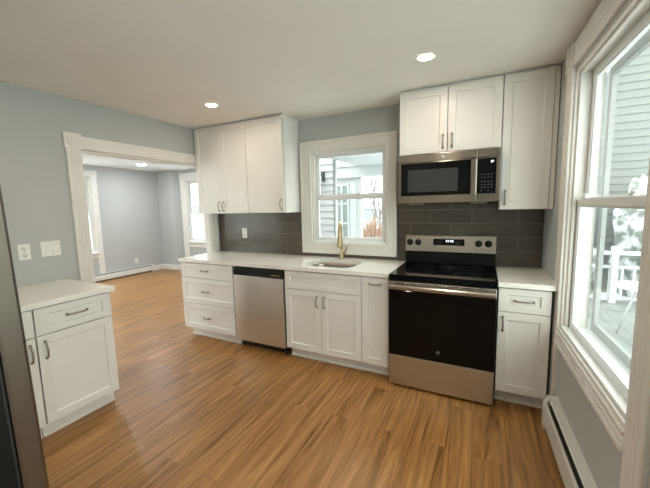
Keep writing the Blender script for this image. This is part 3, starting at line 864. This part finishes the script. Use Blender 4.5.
MB().box(-0.066, 0.066, -0.006, 0, -0.061, 0.061, 0.003).build('cover_plate', M['plastic'], r)
for s in (-0.024, 0.024):
    b = MB(); b.prism([(-0.033, 0.006), (-0.033, 0.011), (0.0, 0.0075), (0.033, 0.0065), (0.033, 0.006)], (s - 0.0165, 0, 0), (0, 0, 1), (0, -1, 0), (1, 0, 0), 0.033); b.build('rocker', M['plastic'], r)

# ------------------------------------------------------------------ baseboard heaters
def heater(label, L, loc, rz, h=0.20, d=0.075, open_top=False):
    r = thing('baseboard_heater', label, 'heater', loc, rz, 'baseboard heaters')
    b = MB(); b.box(0.006, L - 0.006, -0.008, -0.001, 0.02, h); b.build('back_panel', M['heater'], r)
    if open_top:      # toothed damper over a dark slot
        b = MB()
        for k in range(int(L / 0.11)):
            b.box(0.06 + k * 0.11, 0.085 + k * 0.11, -d * 0.62, -0.008, h - 0.012, h - 0.006)
        b.box(0.06, L - 0.06, -d * 0.36, -d * 0.28, h - 0.013, h - 0.006)
        b.build('damper', M['heater'], r)
    else:
      b = MB(); b.prism([(-0.001, h + 0.004), (-d * 0.62, h + 0.004), (-d * 0.70, h - 0.002), (-d * 0.66, h - 0.008), (-0.001, h - 0.006)], (0.006, 0, 0), (0, 1, 0), (0, 0, 1), (1, 0, 0), L - 0.012); b.build('top_cover', M['heater'], r)
    b = MB(); b.prism([(-d, 0.035), (-d, h - 0.045), (-d * 0.90, h - 0.024), (-d * 0.90 + 0.003, h - 0.025), (-d + 0.003, h - 0.047), (-d + 0.003, 0.035)], (0.006, 0, 0), (0, 1, 0), (0, 0, 1), (1, 0, 0), L - 0.012); b.build('front_panel', M['heater'], r)
    b = MB(); b.box(0.01, L - 0.01, -d * 0.74, -0.010, 0.06, h - (0.013 if open_top else 0.035)); b.build('heating_fins', M['slot'], r)
    for xa in (0.0, L - 0.055):
        b = MB(); b.prism([(0, 0.0), (0, h + 0.006), (-d * 0.72, h + 0.006), (-d - 0.003, h - 0.045), (-d - 0.003, 0.0)], (xa, 0, 0), (0, 1, 0), (0, 0, 1), (1, 0, 0), 0.055); b.build('end_cap', M['heater'], r)
    return r
heater('cream baseboard heater below the large right window', 2.6, (0.0005 + 0.02 * 0, 0, 0), RWZ).location = Matrix.Rotation(RWZ, 3, 'Z') @ Vector((0.725, 0, 0))
heater('white baseboard heater along the far dining room wall', 2.55, (XF, -0.65, 0), PI / 2, h=0.165, d=0.065, open_top=True)

# ------------------------------------------------------------------ recessed lights
def downlight(label, loc, m, k=1.0, group='recessed ceiling downlights'):
    r = thing('recessed_light', label, 'ceiling light', loc, 0, group)
    MB().lathe([(0.047 * k, -0.001), (0.047 * k, -0.004), (0.064 * k, -0.004), (0.068 * k, -0.0005)], seg=36).build('trim_ring', M['plastic'], r)
    b = MB(); b.lathe([(0.0, -0.012 * (k - 1) - 0.003), (0.03 * k, -0.010 * (k - 1) - 0.003), (0.0465 * k, -0.003)], seg=36)
    b.build('lens', m, r)
    return r
for mm, wv in (('lens', LAMP_W), ('lens_dining', DINING_W)):
    M[mm].node_tree.nodes['Principled BSDF'].inputs['Emission Strength'].default_value = wv / (PI * PI * (0.0465 * (1.7 if mm == 'lens_dining' else 1.0)) ** 2)
downlight('recessed ceiling light over the counter, before the left upper cabinets', (-2.679, -0.852, H), M['lens'])
downlight('recessed ceiling light in front of the range and microwave', (-0.801, -0.872, H), M['lens'])
downlight('added unseen recessed ceiling light behind the viewer on the fridge side', (-2.679, -2.55, H), M['lens'])  # this and the next two are added out of view for brightness
downlight('added unseen recessed ceiling light behind the viewer on the window side', (-0.95, -2.75, H), M['lens'])
downlight('added unseen recessed ceiling light behind the viewer, nearest the rear wall', (-1.6, -3.5, H), M['lens'])
downlight('recessed ceiling light in the dining room ceiling beyond the opening', (-6.755, 1.22, H), M['lens_dining'], 1.7)
downlight('added unseen recessed ceiling light in the hidden near half of the dining room, far side', (-6.5, -2.2, H), M['lens_dining'], 1.7)  # these four are unseen additions that brighten the dining room
downlight('added unseen recessed ceiling light in the hidden near half of the dining room, kitchen side', (-4.7, -2.2, H), M['lens_dining'], 1.7)
downlight('added unseen recessed ceiling light in the dining room behind the upper cabinets', (-4.6, 0.96, H), M['lens_dining'], 1.7)
downlight('added unseen recessed ceiling light in the middle of the dining room', (-5.6, -0.6, H), M['lens_dining'], 1.7)

# ------------------------------------------------------------------ outdoors
o = MB().box(-40, 40, -30, 60, -0.75, -0.6).build('ground', M['snow']); o['kind'] = 'structure'

def clapboard(b, x0, x1, y, z0, z1, e=0.115, t=0.014):
    z = z0
    while z < z1 - 0.01:
        zt = min(z + e, z1)
        b.prism([(0, z), (-t, z), (-0.002, zt), (0, zt)], (x0, y, 0), (0, 1, 0), (0, 0, 1), (1, 0, 0), x1 - x0)
        z += e
    return b
# neighbouring wing seen through the back window
wg = thing('house_wing', 'white clapboard wing of the house just outside the back window', 'building', (-3.7, 3.1, -0.6))
b = MB(); b.box(-0.15, 0.39, 0.0, 0.2, 0, 3.3); clapboard(b, -0.15, 0.395, 0.0, 0, 3.3, 0.14, 0.032); b.build('siding', M['siding'], wg)
b = MB(); b.box(0.39, 0.42, -0.02, 0.05, 0, 3.3); b.build('corner_board', M['siding_grey'], wg)
lt = thing('wall_lantern', 'dark metal wall lantern on the white clapboard wing outside the back window', 'lantern', (-3.52, 3.08, 2.05))
b = MB(); b.box(-0.03, 0.03, -0.02, 0.0, -0.06, 0.14, 0.004); b.tube([(0, -0.01, 0.10), (0, -0.12, 0.13), (0, -0.14, 0.08)], 0.008, 8); b.build('bracket', M['lantern_metal'], lt)
b = MB()
for sx in (-1, 1):
    for sy in (-1, 1):
        b.tube([(sx * 0.045, -0.14 + sy * 0.045, -0.14), (sx * 0.06, -0.14 + sy * 0.06, 0.05)], 0.005, 6)
b.box(-0.07, 0.07, -0.21, -0.07, 0.05, 0.065); b.box(-0.05, 0.05, -0.19, -0.09, -0.15, -0.14); b.lathe([(0.075, 0.065), (0.02, 0.10), (0, 0.10)], (0, -0.14, 0)); b.build('cage', M['lantern_metal'], lt)

pw = thing('porch', 'white porch with a glazed back wall outside the back window', 'porch', (-4.1, 4.5, -0.6))
b = MB(); clapboard(b, 0.72, 0.90, 0.0, 0, 3.0, 0.14); b.box(-0.1, 0.90, 0.0, 0.1, 0, 3.0); b.build('back_wall', M['siding'], pw)
b = MB()
for xa in (0.18, 0.36, 0.54):
    b.box(xa, xa + 0.05, -0.05, 0, 0.2, 2.62)
for zc in (0.4, 1.0, 1.6, 2.1, 2.56):
    b.box(0.18, 0.59, -0.045, 0, zc, zc + 0.05)
b.build('window_frame', M['porchpaint'], pw)
b = MB(); b.box(0.23, 0.54, -0.012, -0.002, 0.45, 2.56); b.build('window_pane', M['housepane'], pw)
b = MB(); b.box(0.60, 0.76, -0.03, 0, 0.0, 2.66); b.build('shutter_panel', M['bluepaint'], pw)
b = MB(); b.box(0.0, 3.2, -0.10, -0.055, 2.76, 3.011); b.build('frieze_beam', M['porchpaint'], pw)
b = MB(); b.box(0.83, 3.4, -2.0, -0.0, 3.02, 3.10); b.box(-0.1, 0.83, -0.19, 0.0, 3.02, 3.10)
for i in range(14):
    b.box(0.83, 3.4, -2.0 + i * 0.135, -1.993 + i * 0.135, 3.012, 3.02)
b.build('porch_ceiling', M['porchpaint'], pw)

def bare_tree(label, loc, h, seed, m='bark', group='bare winter trees', spread=0.5, levels=5):
    rnd = random.Random(seed)
    b = MB()
    def grow(p, d, L, r, lv):
        pts = [p]; q = p.copy(); dd = d.copy()
        for i in range(3):
            dd = (dd + Vector((rnd.uniform(-.14, .14), rnd.uniform(-.14, .14), rnd.uniform(-0.02, .10)))).normalized()
            q = q + dd * L / 3; pts.append(q.copy())
        b.tube(pts, [r, r * .88, r * .76, r * .64], 6 if lv > 2 else 4, cap=lv == 0)
        if lv <= 0:
            return
        for k in range(rnd.choice((3, 3, 4))):
            s = rnd.choice((1, 2, 3, 3))
            nd = (dd + Vector((rnd.uniform(-1, 1), rnd.uniform(-1, 1), rnd.uniform(-.1, .6))) * spread * 1.4).normalized()
            grow(pts[s].copy(), nd, L * rnd.uniform(.62, .82), r * .55, lv - 1)
    grow(Vector((0, 0, 0)), Vector((0, 0, 1)), h * 0.36, h * 0.010, levels)
    o = b.build('bare_tree', M[m], None, loc)
    return tag(o, label, 'tree', group)
bare_tree('leafless grey tree behind the porch, right side of the back window', (-5.35, 13.5, -0.65), 6.5, 3)
bare_tree('taller leafless tree farther off beyond the back window', (-6.8, 17.0, -0.65), 8.0, 11)
bare_tree('leafless tree standing outside the dining room window', (-9.8, 6.5, -0.65), 4.6, 21)

def shrub(label, loc, r, h, m, seed, group=None):
    rnd = random.Random(seed); b = MB()
    for i in range(240):
        a = rnd.uniform(0, 2 * PI); q = rnd.random() ** .5
        p0 = Vector((math.cos(a) * q * r * .4, math.sin(a) * q * r * .4, 0)); p1 = Vector((math.cos(a) * q * r, math.sin(a) * q * r, h * rnd.uniform(.6, 1) * (1 - .4 * q * q)))
        mid = (p0 + p1) / 2 + Vector((0, 0, h * .12))
        b.tube([p0, mid, p1], [.02, .015, .010], 4, cap=False)
    return tag(b.build('shrub', M[m], None, loc), label, 'shrub', group)
bare_tree('leafless tree close outside the far dining room window', (-10.2, 1.5, -0.65), 5.0, 5)
shrub('reddish brown leafless shrub in the snow beyond the porch', (-5.4, 12.0, -0.62), 0.75, 1.7, 'twig', 5)
shrub('smaller grey leafless shrub low in the snow beyond the porch', (-3.9, 7.6, -0.62), 0.5, 1.1, 'bark', 6)

def house(label, loc, rz, w, d, h, m, rh=1.6):
    r = thing('neighbour_house', label, 'house', loc, rz)
    MB().box(-w / 2, w / 2, 0, d, 0, h).build('walls', M[m], r)
    b = MB(); b.prism([(-0.3, h - 0.05), (d / 2, h + rh), (d + 0.3, h - 0.05), (d + 0.3, h + 0.07), (d / 2, h + rh + 0.14), (-0.3, h + 0.07)], (-w / 2 - 0.3, 0, 0), (0, 1, 0), (0, 0, 1), (1, 0, 0), w + 0.6)
    b.prism([(0.0, h), (d, h), (d / 2, h + rh)], (-w / 2, 0, 0), (0, 1, 0), (0, 0, 1), (1, 0, 0), w); b.build('snowy_roof', M['snow'], r)
    n = max(2, int(w / 2.0))
    for i in range(n):
        xc = -w / 2 + (i + 0.5) * w / n
        f = MB().box(xc - 0.5, xc + 0.5, -0.05, 0.0, 0.9, 2.3).build('window_frame', M['porchpaint'], r)
        b = MB(); b.box(xc - 0.42, xc + 0.42, -0.06, -0.05, 0.98, 1.57); b.box(xc - 0.42, xc + 0.42, -0.06, -0.05, 1.63, 2.22); b.build('window_pane', M['housepane'], f)
    return r
house('blue-grey neighbour house with snowy roof beyond the back window', (-8.2, 20.0, -0.6), 0.0, 6.0, 5.0, 1.9, 'house_blue', 1.5)
house('brick neighbour house with snowy roof outside the dining room window', (-14.2, 9.0, -0.6), 0.45, 7.0, 5.0, 2.3, 'brick', 1.4)
# seen through the right window
nh = thing('clapboard_house', 'pale grey clapboard house wall seen through the right window', 'building', (2.6, 6.0, -0.6))
b = MB(); b.box(-0.85, 4.0, 0.01, 3.0, 2.55, 6.5); clapboard(b, -0.85, 4.0, 0.0, 0.0, 6.5, 0.16, 0.02); b.build('siding', M['siding_grey'], nh)
b = MB(); b.box(-0.98, -0.84, -0.06, 0.06, 0, 6.5); b.build('corner_board', M['porchpaint'], nh)
b = MB(); b.box(-0.84, 4.0, 0.05, 3.0, 0, 2.55); b.build('lower_wall', M['siding_grey'], nh)
dk = thing('deck', 'snow dusted grey deck boards outside the right window', 'deck', (1.4, 1.5, -0.6))
b = MB()
for i in range(16):
    b.box(-1.1 + i * 0.15, -0.955 + i * 0.15, -3.6, 3.2, 0.0, 0.139)
b.build('deck_boards', M['deckboard'], dk)
dk = thing('deck_railing', 'white wooden deck railing with square balusters outside the right window', 'railing', (1.4, 1.5, -0.6))
b = MB()
b.box(-1.1, 1.4, 3.0, 3.06, 1.05, 1.12); b.box(-1.1, 1.4, 3.0, 3.06, 0.80, 0.85); b.box(-1.1, 1.4, 3.0, 3.06, 0.22, 0.27)
for i in range(15):
    b.box(-1.08 + i * 0.17, -1.04 + i * 0.17, 3.01, 3.05, 0.27, 0.80)
b.build('rail_panel', M['porchpaint'], dk)
for px_ in (-0.35, 0.35, 1.05):
    b = MB(); b.box(px_ - 0.05, px_ + 0.05, 2.98, 3.08, 0.14, 1.2); b.build('post', M['porchpaint'], dk)
tb = thing('patio_table', 'small round white table on the deck outside the right window', 'table', (1.52, 2.6, -0.4575))
MB().lathe([(0, 0.72), (0.30, 0.72), (0.31, 0.735), (0.30, 0.75), (0, 0.76)]).build('tabletop', M['snow'], tb)
for k in range(3):
    a = k * 2 * PI / 3 + 0.4
    MB().tube([(0.05 * math.cos(a), 0.05 * math.sin(a), 0.72), (0.24 * math.cos(a), 0.24 * math.sin(a), 0.0)], 0.014, 8).build('leg', M['porchpaint'], tb)
for i, (sx, sy, sr, lab) in enumerate(((2.45, 5.2, 0.52, 'large snow covered bush below the grey clapboard wall'), (1.45, 5.25, 0.26, 'small snow covered bush at the left corner of the grey clapboard house'))):
    b = MB(); bmesh.ops.create_icosphere(b.bm, subdivisions=4, radius=sr)
    rnd = random.Random(i)
    ph = [rnd.uniform(0, 6) for _ in range(6)]
    for v in b.bm.verts:
        c = v.co
        s = 1 + 0.14 * math.sin(c.x * 14 + ph[0]) * math.sin(c.y * 13 + ph[1]) + 0.10 * math.sin(c.z * 17 + ph[2] + c.x * 9)
        v.co = Vector((c.x * s, c.y * s, c.z * s * 2.6 + sr * 2.3))
    for f in b.bm.faces:
        f.smooth = True
    tag(b.build('snowy_bush', M['snowbush'], None, (sx, sy, -0.62)), lab, 'bush')
